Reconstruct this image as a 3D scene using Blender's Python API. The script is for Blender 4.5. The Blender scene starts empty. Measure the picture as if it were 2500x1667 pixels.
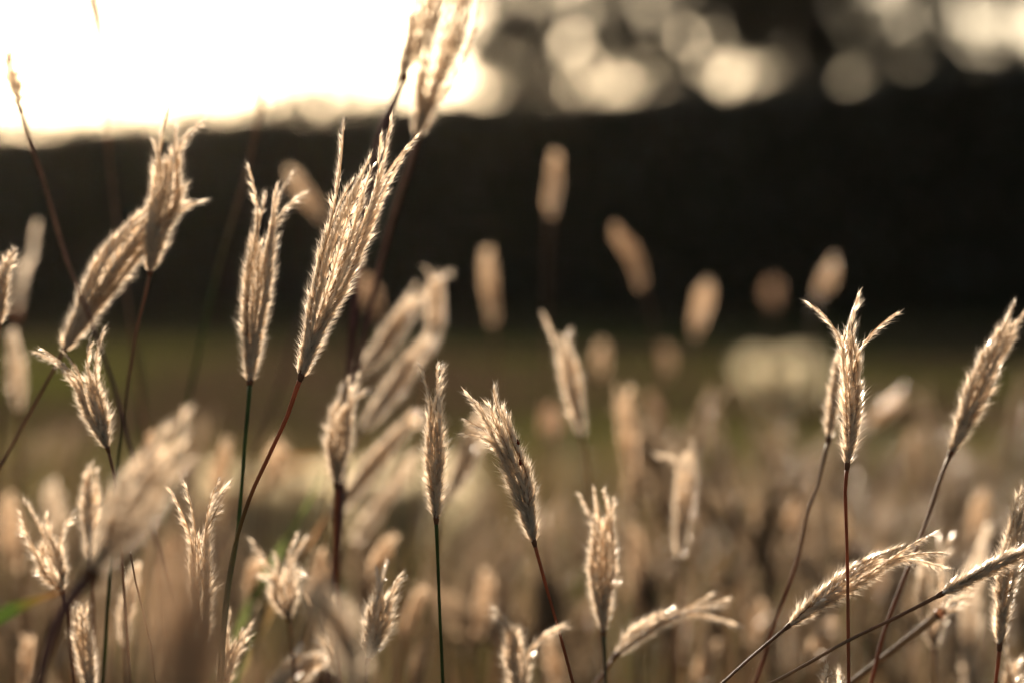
import bpy, math, random
import numpy as np
from mathutils import Vector, noise

random.seed(7)
rng = np.random.default_rng(7)
scene = bpy.context.scene
COL = scene.collection

# ------------------------------------------------------------------ camera
FPX = 85.0 / 36.0 * 2500.0            # focal length in photo pixels
CAM = np.array([0.0, 0.0, 0.45])
PITCH = math.atan((833.5 - 690.0) / FPX)
FOCUS = 0.73
cam_data = bpy.data.cameras.new('camera')
cam_data.lens = 85.0
cam_data.sensor_width = 36.0
cam_data.clip_start = 0.02
cam_data.clip_end = 2000.0
cam_data.dof.use_dof = True
cam_data.dof.focus_distance = FOCUS
cam_data.dof.aperture_fstop = 5.4
cam = bpy.data.objects.new('camera', cam_data)
COL.objects.link(cam)
cam.location = CAM
cam.rotation_euler = (math.pi / 2 - PITCH, 0.0, 0.0)
scene.camera = cam

# ------------------------------------------------------------------ world, sun, exposure
SUN_EL = math.radians(8.5)
SUN_AZ = math.radians(-9.0)           # from +Y, negative to the left
world = bpy.data.worlds.new('World')
scene.world = world
world.use_nodes = True
wn = world.node_tree.nodes
wl = world.node_tree.links
sky = wn.new('ShaderNodeTexSky')
sky.sky_type = 'NISHITA'
sky.sun_disc = False
sky.sun_elevation = SUN_EL
sky.sun_rotation = SUN_AZ
sky.air_density = 1.0
sky.dust_density = 2.0
sky.ozone_density = 1.0
hs = wn.new('ShaderNodeHueSaturation')       # a milky evening sky
hs.inputs['Saturation'].default_value = 0.76
wl.new(sky.outputs[0], hs.inputs['Color'])
wl.new(hs.outputs[0], wn['Background'].inputs[0])
wn['Background'].inputs[1].default_value = 0.05

sun_data = bpy.data.lights.new('sun', 'SUN')
sun_data.energy = 5.0
sun_data.angle = math.radians(0.6)
sun_data.color = (1.0, 0.835, 0.66)
sun = bpy.data.objects.new('sun', sun_data)
COL.objects.link(sun)
sdir = Vector((math.sin(SUN_AZ) * math.cos(SUN_EL), math.cos(SUN_AZ) * math.cos(SUN_EL), math.sin(SUN_EL)))
sun.rotation_euler = sdir.to_track_quat('Z', 'Y').to_euler()
sun.location = (-6, 30, 12)

scene.view_settings.view_transform = 'Standard'
scene.view_settings.look = 'None'
scene.view_settings.gamma = 1.0
scene.view_settings.exposure = 1.65
scene.view_settings.use_curve_mapping = False
cy = scene.cycles
cy.use_denoising = True
cy.max_bounces = 6
cy.diffuse_bounces = 4
cy.glossy_bounces = 2
cy.transmission_bounces = 5
cy.transparent_max_bounces = 8
cy.caustics_reflective = False
cy.caustics_refractive = False
cy.sample_clamp_indirect = 6.0

RIGHT = np.array([1.0, 0.0, 0.0])
FWD = np.array([0.0, math.cos(PITCH), -math.sin(PITCH)])
UP = np.array([0.0, math.sin(PITCH), math.cos(PITCH)])


def at(x, y, d):
    """photo pixel and distance along the view axis -> a point in the place"""
    return CAM + d * (FWD + (x - 1250.0) / FPX * RIGHT + (833.5 - y) / FPX * UP)


# ------------------------------------------------------------------ materials
def plant_mat(name, trans, gloss_rough, ior=1.45, gloss=1.0, noise_scale=0.0, sheer=0.0):
    m = bpy.data.materials.new(name)
    m.use_nodes = True
    n, l = m.node_tree.nodes, m.node_tree.links
    n.clear()
    out = n.new('ShaderNodeOutputMaterial')
    at_ = n.new('ShaderNodeAttribute')
    at_.attribute_name = 'tint'
    colour = at_.outputs['Color']
    if noise_scale:
        tc = n.new('ShaderNodeTexCoord')
        nz = n.new('ShaderNodeTexNoise')
        nz.inputs['Scale'].default_value = noise_scale
        nz.inputs['Detail'].default_value = 3.0
        l.new(tc.outputs['Object'], nz.inputs['Vector'])
        mr = n.new('ShaderNodeMapRange')
        mr.inputs[1].default_value = 0.3
        mr.inputs[2].default_value = 0.7
        mr.inputs[3].default_value = 0.75
        mr.inputs[4].default_value = 1.2
        l.new(nz.outputs[0], mr.inputs[0])
        mul = n.new('ShaderNodeVectorMath')
        mul.operation = 'SCALE'
        l.new(colour, mul.inputs[0])
        l.new(mr.outputs[0], mul.inputs['Scale'])
        colour = mul.outputs[0]
    df = n.new('ShaderNodeBsdfDiffuse')
    tr = n.new('ShaderNodeBsdfTranslucent')
    l.new(colour, df.inputs[0])
    l.new(colour, tr.inputs[0])
    mx = n.new('ShaderNodeMixShader')
    mx.inputs[0].default_value = trans
    l.new(df.outputs[0], mx.inputs[1])
    l.new(tr.outputs[0], mx.inputs[2])
    gl = n.new('ShaderNodeBsdfGlossy')
    gl.inputs['Roughness'].default_value = gloss_rough
    fr = n.new('ShaderNodeFresnel')
    fr.inputs[0].default_value = ior
    mm = n.new('ShaderNodeMath')
    mm.operation = 'MULTIPLY'
    mm.inputs[1].default_value = gloss
    l.new(fr.outputs[0], mm.inputs[0])
    mx2 = n.new('ShaderNodeMixShader')
    l.new(mm.outputs[0], mx2.inputs[0])
    l.new(mx.outputs[0], mx2.inputs[1])
    l.new(gl.outputs[0], mx2.inputs[2])
    last = mx2
    if sheer:                                   # papery husks let some light straight through
        tp = n.new('ShaderNodeBsdfTransparent')
        tp.inputs[0].default_value = (1.0, 0.96, 0.90, 1.0)
        mx3 = n.new('ShaderNodeMixShader')
        mx3.inputs[0].default_value = sheer
        l.new(mx2.outputs[0], mx3.inputs[1])
        l.new(tp.outputs[0], mx3.inputs[2])
        last = mx3
    l.new(last.outputs[0], out.inputs[0])
    return m


M_HEAD = plant_mat('dry_spikelet', 0.72, 0.38, 1.45, 0.5, sheer=0.36)
M_PALE = plant_mat('pale_dry_leaf', 0.65, 0.5, 1.4, 0.3)
M_STEM = plant_mat('grass_stem', 0.30, 0.48, 1.45, 0.22, 160.0)
M_BLADE = plant_mat('grass_blade', 0.5, 0.5, 1.40, 0.25, 30.0)
M_LAWN = plant_mat('lawn_blade', 0.35, 0.8, 1.3, 0.0)
M_LEAF = plant_mat('tree_leaf', 0.25, 0.5, 1.40, 0.25)
M_BARK = plant_mat('bark', 0.0, 0.8, 1.3, 0.1, 6.0)


def noise_mat(name, stops, scale, rough=0.9, detail=6.0, bump=0.0):
    m = bpy.data.materials.new(name)
    m.use_nodes = True
    n, l = m.node_tree.nodes, m.node_tree.links
    bs = n['Principled BSDF']
    bs.inputs['Roughness'].default_value = rough
    bs.inputs['Specular IOR Level'].default_value = 0.0
    tc = n.new('ShaderNodeTexCoord')
    nz = n.new('ShaderNodeTexNoise')
    nz.inputs['Scale'].default_value = scale
    nz.inputs['Detail'].default_value = detail
    nz.inputs['Roughness'].default_value = 0.65
    l.new(tc.outputs['Object'], nz.inputs['Vector'])
    rp = n.new('ShaderNodeValToRGB')
    while len(rp.color_ramp.elements) < len(stops):
        rp.color_ramp.elements.new(0.5)
    for e, (p, c) in zip(rp.color_ramp.elements, stops):
        e.position = p
        e.color = (*c, 1.0)
    l.new(nz.outputs[0], rp.inputs[0])
    l.new(rp.outputs[0], bs.inputs['Base Color'])
    if bump:
        b = n.new('ShaderNodeBump')
        b.inputs['Strength'].default_value = bump
        b.inputs['Distance'].default_value = 0.02
        l.new(nz.outputs[0], b.inputs['Height'])
        l.new(b.outputs[0], bs.inputs['Normal'])
    return m


def ground_mat():
    m = noise_mat('dry_turf', [(0.28, (0.040, 0.026, 0.020)), (0.50, (0.060, 0.042, 0.026)), (0.72, (0.095, 0.066, 0.040))], 2.2, 1.0, 8.0, 0.5)
    n, l = m.node_tree.nodes, m.node_tree.links
    bs = n['Principled BSDF']
    old = bs.inputs['Base Color'].links[0].from_socket
    tc = n.new('ShaderNodeTexCoord')
    nz = n.new('ShaderNodeTexNoise')
    nz.inputs['Scale'].default_value = 0.42
    nz.inputs['Detail'].default_value = 3.0
    l.new(tc.outputs['Object'], nz.inputs['Vector'])
    mr = n.new('ShaderNodeMapRange')
    mr.inputs[1].default_value = 0.44
    mr.inputs[2].default_value = 0.58
    l.new(nz.outputs[0], mr.inputs[0])
    mx = n.new('ShaderNodeMix')
    mx.data_type = 'RGBA'
    l.new(mr.outputs[0], mx.inputs[0])
    l.new(old, mx.inputs[6])
    mx.inputs[7].default_value = (0.060, 0.066, 0.018, 1.0)
    l.new(mx.outputs[2], bs.inputs['Base Color'])
    return m


M_GROUND = ground_mat()
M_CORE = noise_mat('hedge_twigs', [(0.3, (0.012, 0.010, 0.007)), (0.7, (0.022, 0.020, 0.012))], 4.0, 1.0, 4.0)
M_BUG = noise_mat('bug_shell', [(0.3, (0.10, 0.012, 0.008)), (0.7, (0.20, 0.03, 0.015))], 900.0, 0.3, 2.0)


# ------------------------------------------------------------------ mesh helpers
def mesh_np(name, V, F, mat, tint=None):
    """triangle mesh from numpy arrays, with a per-vertex colour called tint"""
    V = np.asarray(V, dtype=np.float32)
    F = np.asarray(F, dtype=np.int32)
    me = bpy.data.meshes.new(name)
    me.vertices.add(len(V))
    me.vertices.foreach_set('co', V.ravel())
    me.loops.add(F.size)
    me.loops.foreach_set('vertex_index', F.ravel())
    me.polygons.add(len(F))
    me.polygons.foreach_set('loop_start', np.arange(0, F.size, 3, dtype=np.int32))
    me.polygons.foreach_set('loop_total', np.full(len(F), 3, dtype=np.int32))
    me.update(calc_edges=True)
    if tint is not None:
        a = me.color_attributes.new('tint', 'FLOAT_COLOR', 'POINT')
        c = np.ones((len(V), 4), dtype=np.float32)
        c[:, :3] = tint
        a.data.foreach_set('color', c.ravel())
    me.materials.append(mat)
    return me


def smooth_mesh(me):
    me.polygons.foreach_set('use_smooth', np.ones(len(me.polygons), dtype=bool))


def link(name, me, parent=None):
    o = bpy.data.objects.new(name, me)
    COL.objects.link(o)
    if parent is not None:
        o.parent = parent
    return o


def tag(o, label, cat=None, group=None, kind=None):
    o['label'] = label
    if cat:
        o['category'] = cat
    if group:
        o['group'] = group
    if kind:
        o['kind'] = kind
    return o


def unit(v):
    return v / np.maximum(np.linalg.norm(v, axis=-1, keepdims=True), 1e-12)


def curve(pts, n):
    """Catmull-Rom through pts, n samples evenly spaced by length"""
    P = np.asarray(pts, dtype=float)
    if len(P) == 2:
        return P[0] + np.linspace(0, 1, n)[:, None] * (P[1] - P[0])
    Q = np.vstack([2 * P[0] - P[1], P, 2 * P[-1] - P[-2]])
    out = []
    for i in range(1, len(Q) - 2):
        t = np.linspace(0, 1, 16, endpoint=False)[:, None]
        a, b, c, d = Q[i - 1], Q[i], Q[i + 1], Q[i + 2]
        out.append(0.5 * (2 * b + (c - a) * t + (2 * a - 5 * b + 4 * c - d) * t * t + (3 * b - a - 3 * c + d) * t ** 3))
    out.append(P[-1:])
    S = np.vstack(out)
    L = np.concatenate([[0], np.cumsum(np.linalg.norm(np.diff(S, axis=0), axis=1))])
    s = np.linspace(0, L[-1], n)
    return np.stack([np.interp(s, L, S[:, k]) for k in range(3)], axis=1)


def frames(P):
    T = np.gradient(P, axis=0)
    T = unit(T)
    ref = np.array([0.31, 0.93, 0.18])
    A = unit(np.cross(T, ref))
    B = np.cross(T, A)
    return T, A, B


def tube(P, R, k):
    """V, F of a tapered tube along P with k sides"""
    P = np.asarray(P)
    R = np.broadcast_to(np.asarray(R, dtype=float), (len(P),))
    T, A, B = frames(P)
    ang = np.arange(k) * 2 * math.pi / k
    V = P[:, None] + R[:, None, None] * (np.cos(ang)[None, :, None] * A[:, None] + np.sin(ang)[None, :, None] * B[:, None])
    n = len(P)
    F = []
    for i in range(n - 1):
        for j in range(k):
            a, b = i * k + j, i * k + (j + 1) % k
            F += [(a, b, b + k), (a, b + k, a + k)]
    V = np.vstack([V.reshape(-1, 3), P[:1], P[-1:]])
    c0, c1 = n * k, n * k + 1
    for j in range(k):
        F.append((c0, (j + 1) % k, j))
        F.append((c1, (n - 1) * k + j, (n - 1) * k + (j + 1) % k))
    return V, np.array(F)


class Bag:
    """collects V, F, tint pieces of ONE part"""

    def __init__(self):
        self.V, self.F, self.C, self.n = [], [], [], 0

    def add(self, V, F, C):
        V = np.asarray(V)
        self.V.append(V)
        self.F.append(np.asarray(F) + self.n)
        self.C.append(np.broadcast_to(np.asarray(C, dtype=float), V.shape))
        self.n += len(V)

    def mesh(self, name, mat):
        return mesh_np(name, np.vstack(self.V), np.vstack(self.F), mat, np.vstack(self.C))


# ------------------------------------------------------------------ spikelets
# x along the spikelet (unit length), y across, z out: two keeled husks, two bristles, silky hairs
SPK_V = np.array([
    (0.00, 0, 0), (0.42, 0.135, 0.01), (0.45, 0, 0.09), (0.42, -0.135, 0.01), (1.00, 0, 0.02),
    (0.05, 0, -0.01), (0.50, 0.12, -0.05), (0.55, 0, -0.13), (0.50, -0.12, -0.05), (0.97, 0.02, -0.12),
    (0.97, 0.012, 0.02), (0.97, -0.012, 0.03), (1.55, 0.03, 0.14),
    (0.94, 0.03, -0.11), (0.94, 0.005, -0.12), (1.45, -0.04, -0.28),
    (0.60, 0.12, 0.0), (0.63, 0.11, 0.0), (1.25, 0.34, 0.06),
    (0.55, -0.12, 0.0), (0.58, -0.12, 0.0), (1.20, -0.36, 0.10),
    (0.62, 0.02, 0.09), (0.65, 0.0, 0.09), (1.22, 0.06, 0.33)])
SPK_F = np.array([(0, 1, 2), (1, 4, 2), (0, 2, 3), (2, 4, 3), (5, 7, 6), (6, 7, 9), (5, 8, 7), (7, 8, 9),
                  (10, 11, 12), (13, 14, 15), (16, 17, 18), (19, 20, 21), (22, 23, 24)])
LOW_V = np.array([(0, 0, 0), (0.45, 0.22, 0), (0.48, 0, 0.12), (0.45, -0.22, 0), (1.05, 0, 0.0)])
LOW_F = np.array([(0, 1, 2), (1, 4, 2), (0, 2, 3), (2, 4, 3)])


def spikelets(bag, P, outward, length, step, detail, tone, fill=1.0):
    """two rows of spikelets along the rachis path P (3D, base to tip)"""
    seg = np.linalg.norm(np.diff(P, axis=0), axis=1)
    L = seg.sum()
    n = max(4, int(L / step))
    s = (np.arange(n) + 0.5 + rng.uniform(-0.3, 0.3, n)) / n
    idx = s * (len(P) - 1)
    i0 = np.clip(idx.astype(int), 0, len(P) - 2)
    f = (idx - i0)[:, None]
    pos = P[i0] * (1 - f) + P[i0 + 1] * f
    Tg = unit(np.gradient(P, axis=0))
    T = unit(Tg[i0] * (1 - f) + Tg[i0 + 1] * f)
    O = outward - (T @ outward)[:, None] * T if outward.ndim == 1 else outward
    O = unit(O)
    S = np.cross(T, O)
    side = np.where(np.arange(n) % 2 == 0, 1.0, -1.0)
    rot = side * np.radians(48) + rng.normal(0, 0.28, n)
    N = np.cos(rot)[:, None] * O + np.sin(rot)[:, None] * S
    a = (np.radians(rng.normal(27, 8, n)) * (1 - .2 * s ** 4))[:, None]
    X = T * np.cos(a) + N * np.sin(a)
    Z = unit(N * np.cos(a) - T * np.sin(a))
    Y = np.cross(Z, X)
    roll = rng.normal(0, 0.55, n)[:, None]
    Y2 = Y * np.cos(roll) + Z * np.sin(roll)
    Z2 = np.cross(X, Y2)
    size = length * rng.uniform(0.85, 1.15, n) * (1.0 - 0.36 * s ** 3) * (0.75 + 0.25 * np.minimum(1, s / 0.08))
    keep = rng.random(n) < fill
    pos, X, Y2, Z2, size, s = pos[keep], X[keep], Y2[keep], Z2[keep], size[keep], s[keep]
    n = len(pos)
    tv, tf = (SPK_V, SPK_F) if detail else (LOW_V, LOW_F)
    wob = rng.uniform(0.8, 1.25, (n, 1, 1))
    V = pos[:, None] + size[:, None, None] * (tv[None, :, 0:1] * X[:, None] + tv[None, :, 1:2] * wob * Y2[:, None] + tv[None, :, 2:3] * wob * Z2[:, None])
    F = tf[None] + (np.arange(n) * len(tv))[:, None, None]
    b = rng.uniform(0.78, 1.18, (n, 1))
    warm = rng.uniform(0, 1, (n, 1))
    c = np.array(tone)[None] * b * (np.array([1.0, 0.97, 0.93])[None] * warm + np.array([1.0, 0.90, 0.80])[None] * (1 - warm))
    C = np.repeat(c[:, None], len(tv), axis=1)
    bag.add(V.reshape(-1, 3), F.reshape(-1, 3), C.reshape(-1, 3))


TONE = (0.90, 0.825, 0.72)
SOFT = (0.74, 0.60, 0.455)
STEMC = {'green': (0.060, 0.082, 0.022), 'dark': (0.040, 0.040, 0.026), 'red': (0.30, 0.095, 0.042),
         'brown': (0.23, 0.12, 0.068), 'purple': (0.13, 0.060, 0.055), 'tan': (0.34, 0.22, 0.12)}


def sm(x):
    x = np.clip(x, 0, 1)
    return x * x * (3 - 2 * x)


def spike_path(C, side, dep, phi, W, lf, rf, tip=None, tb=0.6, curl=0.0):
    """one finger of the head: follows the head's axis C, opening out, then to its own tip"""
    n = len(C)
    t = np.linspace(0, 1, n)
    off = math.cos(phi) * side + math.sin(phi) * dep
    r = 0.5 * W * rf * (0.10 + 0.90 * sm(t / 0.55)) * (1 - 0.40 * sm((t - 0.6) / 0.4))
    P = C + off * r[:, None] + off * (curl * W * sm((t - 0.72) / 0.28) ** 2)[:, None]
    if tip is None:
        m = lf * (n - 1)
        q = np.linspace(0, m, n)
        i0 = np.clip(q.astype(int), 0, n - 2)
        f = (q - i0)[:, None]
        return P[i0] * (1 - f) + P[i0 + 1] * f
    k = max(2, int(tb * (n - 1)))
    p0 = P[k]
    tg = unit(P[k] - P[k - 1])
    dist = np.linalg.norm(tip - p0)
    pc = p0 + tg * dist * 0.45
    u = np.linspace(0, 1, 14)[1:, None]
    B = (1 - u) ** 2 * p0 + 2 * u * (1 - u) * pc + u * u * tip
    return curve(np.vstack([P[:k + 1:2], p0[None] + 1e-6, B]), n)


def build_head(C3, W, n, tips, detail, tone=TONE, flare=0.12, lenk=1.0, fill=1.0, fat=1.0):
    """meshes of the spikes; C3 axis samples in 3D, W width in metres, tips [(point, branch t)]"""
    ax = unit(C3[-1] - C3[0])
    dep = unit(FWD - (FWD @ ax) * ax)
    side = unit(np.cross(dep, ax))
    L = np.linalg.norm(np.diff(C3, axis=0), axis=1).sum()
    sl = (0.0044 if detail else 0.0050) * lenk
    W = W * 0.84
    n = int(round(n * 1.25)) if n > 2 else n
    step = (0.00086 if detail else 0.00125)
    out = []
    for i in range(n + len(tips)):
        if i < n:
            phi = 2 * math.pi * (i + random.uniform(-0.25, 0.25)) / max(n, 1) + 0.4
            P = spike_path(C3, side, dep, phi, W, random.uniform(0.74, 1.0), random.uniform(0.12, 1.0), curl=random.uniform(-0.3, 1.0) * flare)
            off = math.cos(phi) * side + math.sin(phi) * dep
        else:
            tip, tb = tips[i - n]
            k = int(tb * (len(C3) - 1))
            sgn = float(np.dot(tip - C3[k], side))
            phi = (0 if sgn > 0 else math.pi) + random.uniform(-0.6, 0.6)
            P = spike_path(C3, side, dep, phi, W, 1.0, 0.85, tip=tip, tb=tb)
            off = math.cos(phi) * side + math.sin(phi) * dep
        if len(P) > 8:   # a slight waver
            w = rng.normal(0, 1, (4, 3)) * 0.0009
            ww = curve(w, len(P))
            P = P + ww * np.linspace(0, 1, len(P))[:, None]
        bag = Bag()
        t = np.linspace(0, 1, len(P))
        Vt, Ft = tube(P, np.interp(t, [0, 1], [0.00038, 0.00014]), 4 if detail else 3)
        base = np.array([0.24, 0.105, 0.055])
        tipc = np.array([0.40, 0.27, 0.16])
        cc = base + (tipc - base) * sm(t / 0.6)[:, None]
        bag.add(Vt, Ft, np.vstack([np.repeat(cc, 4 if detail else 3, axis=0), cc[:1], cc[-1:]]))
        spikelets(bag, P, off, sl * fat, step, detail, np.array(tone) * random.uniform(0.9, 1.08), fill)
        out.append(bag)
    return out


def stem_path(pts3, lean=0.55):
    """stem from the head down through pts3, then on to the ground"""
    p = pts3[-1]
    v = unit(pts3[-1] - pts3[-2]) if len(pts3) > 1 else np.array([0, 0, -1.0])
    drop = max(p[2], 0.02)
    h = np.array([v[0], v[1], 0.0]) / max(-v[2], 0.28)
    ln = np.linalg.norm(h)
    if ln > 1.1:
        h *= 1.1 / ln
    g = np.array([p[0] + h[0] * drop * lean, p[1] + h[1] * drop * lean, -0.004])
    c1 = p + v * drop * 0.45
    c2 = np.array([g[0], g[1], 0.0]) + np.array([0, 0, drop * 0.30])
    ext = []
    for u in (0.12, 0.26, 0.42, 0.60, 0.80, 1.0):
        ext.append((1 - u) ** 3 * p + 3 * u * (1 - u) ** 2 * c1 + 3 * u * u * (1 - u) * c2 + u ** 3 * g)
    return list(pts3) + ext


def stalk(label, d, path, W, n=8, tips=(), stem=(), col=('brown', 'green'), dd=0.0, detail=True, parts=True,
          flare=0.12, tone=TONE, r=0.00055, fill=1.0, lenk=1.0, category='grass stalk', stemd=None, group=None, fat=1.0):
    """a grass stalk: thing > stem, seed_head > spikes"""
    base3 = [at(x, y, d + dd * i / max(1, len(path) - 1)) for i, (x, y) in enumerate(path)]
    C3 = curve(base3, 26)
    s = d / FPX
    tp = [(at(x, y, d + dd + random.uniform(-0.012, 0.012)), tb) for (x, y, tb) in tips]
    sd = stemd if stemd is not None else d
    st = [base3[0]] + [at(x, y, d + (sd - d) * min(1, (i + 1) / max(1, len(stem)))) for i, (x, y) in enumerate(stem)]
    if len(st) == 1:
        st.append(base3[0] - unit(base3[1] - base3[0]) * 0.02)
    full = stem_path(st)
    S = curve(full, 110)
    org = np.array([full[-1][0], full[-1][1], 0.0])
    e = bpy.data.objects.new('grass_stalk', None)
    COL.objects.link(e)
    e.empty_display_size = 0.01
    e.location = org
    tag(e, label, category, group)
    # stem
    t = np.linspace(0, 1, len(S))
    R = np.interp(t, [0, 0.015, 0.05, 1], [r * 1.25, r * 1.15, r, r * 1.7]) * (1 + rng.normal(0, .03, len(t)))
    joints = [int(q) for q in (rng.uniform(30, 46), rng.uniform(60, 75), 95)]
    for q in joints:
        R[q:q + 2] *= 1.45          # the joint
        R[q - 9:q] *= 1.14          # the sheath above it
    V, F = tube(S - org, R, 8)
    c0, c1 = np.array(STEMC[col[0]]), np.array(STEMC[col[1]])
    cc = c0 + (c1 - c0) * sm((t - 0.03) / 0.14)[:, None]
    cc = cc * curve(rng.uniform(0.75, 1.25, (14, 3)), len(t))[:, :1]
    for q in joints:
        cc[q:q + 2] *= 0.55
        cc[q - 9:q] = cc[q - 9:q] * .6 + np.array([.30, .20, .11]) * .4
    me = mesh_np('stem', V, F, M_STEM, np.vstack([np.repeat(cc, 8, axis=0), cc[:1], cc[-1:]]))
    smooth_mesh(me)
    link('stem', me, e)
    if path is None:
        return e
    bags = build_head(C3 - org, W * s, n, [(p - org, tb) for p, tb in tp], detail, tone, flare, lenk, fill, fat)
    # the knot from which the spikes rise
    ax = unit(C3[1] - C3[0])
    K = np.array([C3[0] - org + ax * q for q in (-0.0012, -0.0004, 0.0006, 0.0018, 0.0032)])
    Vk, Fk = tube(K, np.array([0.9, 1.35, 1.6, 1.4, 0.8]) * r * 1.15, 8)
    kc = np.array((0.20, 0.085, 0.045))
    if parts:
        me = mesh_np('seed_head', Vk, Fk, M_STEM, np.broadcast_to(kc, Vk.shape))
        smooth_mesh(me)
        hd = link('seed_head', me, e)
        for b in bags:
            link('spike', b.mesh('spike', M_HEAD), hd)
    else:
        big = Bag()
        big.add(Vk, Fk, kc)
        for b in bags:
            big.add(np.vstack(b.V), np.vstack(b.F), np.vstack(b.C))
        link('seed_head', big.mesh('seed_head', M_HEAD), e)
    return e


# ------------------------------------------------------------------ the setting: ground
def ground():
    xs = np.concatenate([[-400, -150, -60, -30], np.linspace(-16, 16, 65), [30, 60, 150, 400]])
    ys = np.concatenate([[-40, -10], np.linspace(-3, 45, 97), [60, 100, 200, 600]])
    V = np.array([(x, y, 0.0) for y in ys for x in xs])
    for v in V:
        k = min(1.0, max(0.0, (abs(v[1] - 2) - 4) / 6))
        v[2] = 0.03 * k * noise.noise(Vector((v[0] * 0.35, v[1] * 0.35, 0)))
    nx = len(xs)
    F = []
    for j in range(len(ys) - 1):
        for i in range(nx - 1):
            a = j * nx + i
            F += [(a, a + 1, a + nx + 1), (a, a + nx + 1, a + nx)]
    me = mesh_np('ground', V, F, M_GROUND)
    smooth_mesh(me)
    tag(link('ground', me), 'dry brown and olive turf of the open field', 'ground', kind='structure')


ground()


def blades(name, label, n, place, hgt, wid, palette, seed, mat=None):
    """one mass of grass blades nobody could count"""
    g = np.random.default_rng(seed)
    xy = place(g, n)
    n = len(xy)
    h = hgt(g, xy)
    yaw = g.uniform(0, 2 * math.pi, n)
    lean = g.uniform(0.1, 0.9, n)
    dirv = np.stack([np.cos(yaw), np.sin(yaw), np.zeros(n)], 1)
    wv = np.stack([-np.sin(yaw + g.normal(0, .5, n)), np.cos(yaw), np.zeros(n)], 1) * (wid * g.uniform(.6, 1.4, n))[:, None]
    b = np.concatenate([xy, np.full((n, 1), -0.004)], 1)
    up = np.array([0, 0, 1.0])
    m1 = b + up * (h * 0.5)[:, None] + dirv * (h * lean * 0.18)[:, None]
    t1 = b + up * (h * (1 - 0.25 * lean))[:, None] + dirv * (h * lean * 0.65)[:, None]
    V = np.stack([b - wv, b + wv, m1 - wv * .8, m1 + wv * .8, t1], 1)
    F = np.array([(0, 1, 3), (0, 3, 2), (2, 3, 4)])[None] + (np.arange(n) * 5)[:, None, None]
    pal = np.array(palette)
    c = pal[g.integers(0, len(pal), n)] * g.uniform(.75, 1.25, (n, 1))
    if mat is M_LAWN:      # green patches among brown, purplish towards the hedge: its shadow put into the colour
        f = np.array([noise.noise(Vector((p[0] * .55 + 2.0, p[1] * .30 + .6, 0))) for p in xy])[:, None]
        k = sm(f / .25 + .45) * (1 - .8 * sm((xy[:, 1:] - 13) / 8))
        c = c * (1 - k) + np.array((0.105, 0.105, 0.024)) * g.uniform(.7, 1.3, (n, 1)) * k
    me = mesh_np(name, V.reshape(-1, 3), F.reshape(-1, 3), mat or M_BLADE, np.repeat(c, 5, axis=0))
    return tag(link(name, me), label, 'grass', kind='stuff')


def in_fan(d0, d1, spread=0.30, power=1.0):
    def f(g, n):
        d = d0 + (d1 - d0) * g.random(n) ** power
        x = g.uniform(-1, 1, n) * (d * spread + 0.25)
        return np.stack([x, d], 1)
    return f


TAN, BRN, GRN, OLV = (0.32, 0.22, 0.12), (0.12, 0.065, 0.035), (0.045, 0.065, 0.014), (0.075, 0.070, 0.022)
blades('undergrowth', 'tangled dry and green grass blades under the seed stalks', 16000, in_fan(0.25, 6.0, 0.34, 0.8),
       lambda g, p: g.uniform(0.05, 0.24, len(p)) * np.clip(1.15 - 0.10 * p[:, 1], 0.35, 1), 0.0016,
       (TAN, BRN, BRN, BRN, GRN, OLV, OLV), 11)
blades('lawn_grass', 'short olive grass of the lawn before the hedge', 36000, in_fan(5.0, 30.0, 0.34, 1.2),
       lambda g, p: g.uniform(0.015, 0.045, len(p)), 0.005, ((0.075, 0.045, 0.036), (0.10, 0.055, 0.034), (0.055, 0.032, 0.030)), 12, M_LAWN)


# ------------------------------------------------------------------ hedge
def leaf_cards(g, pos, size, palette, flat=1.0):
    n = len(pos)
    a = unit(g.normal(0, 1, (n, 3)))
    b = unit(np.cross(a, unit(g.normal(0, 1, (n, 3)))))
    s = (size * g.uniform(.6, 1.4, n))[:, None]
    up = np.cross(a, b)
    V = np.stack([pos - a * s, pos + b * s * .42 + up * s * .12, pos + a * s, pos - b * s * .42 + up * s * .12], 1)
    F = np.array([(0, 1, 2), (0, 2, 3)])[None] + (np.arange(n) * 4)[:, None, None]
    pal = np.array(palette)
    c = pal[g.integers(0, len(pal), n)] * g.uniform(.7, 1.3, (n, 1))
    return V.reshape(-1, 3), F.reshape(-1, 3), np.repeat(c, 4, axis=0)


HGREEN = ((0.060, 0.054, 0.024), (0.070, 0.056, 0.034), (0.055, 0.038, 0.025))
# the hedge runs from far on the left to nearer on the right; its top is clipped level
HA = at(0, 690, 40.0)[:2]
HB = at(2500, 690, 27.0)[:2]
HDIR = (HB - HA) / np.linalg.norm(HB - HA)
HNRM = np.array([HDIR[1], -HDIR[0]])      # towards the camera
HTOP = 0.45 + 40.0 * (690 - 325) / FPX


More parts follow.
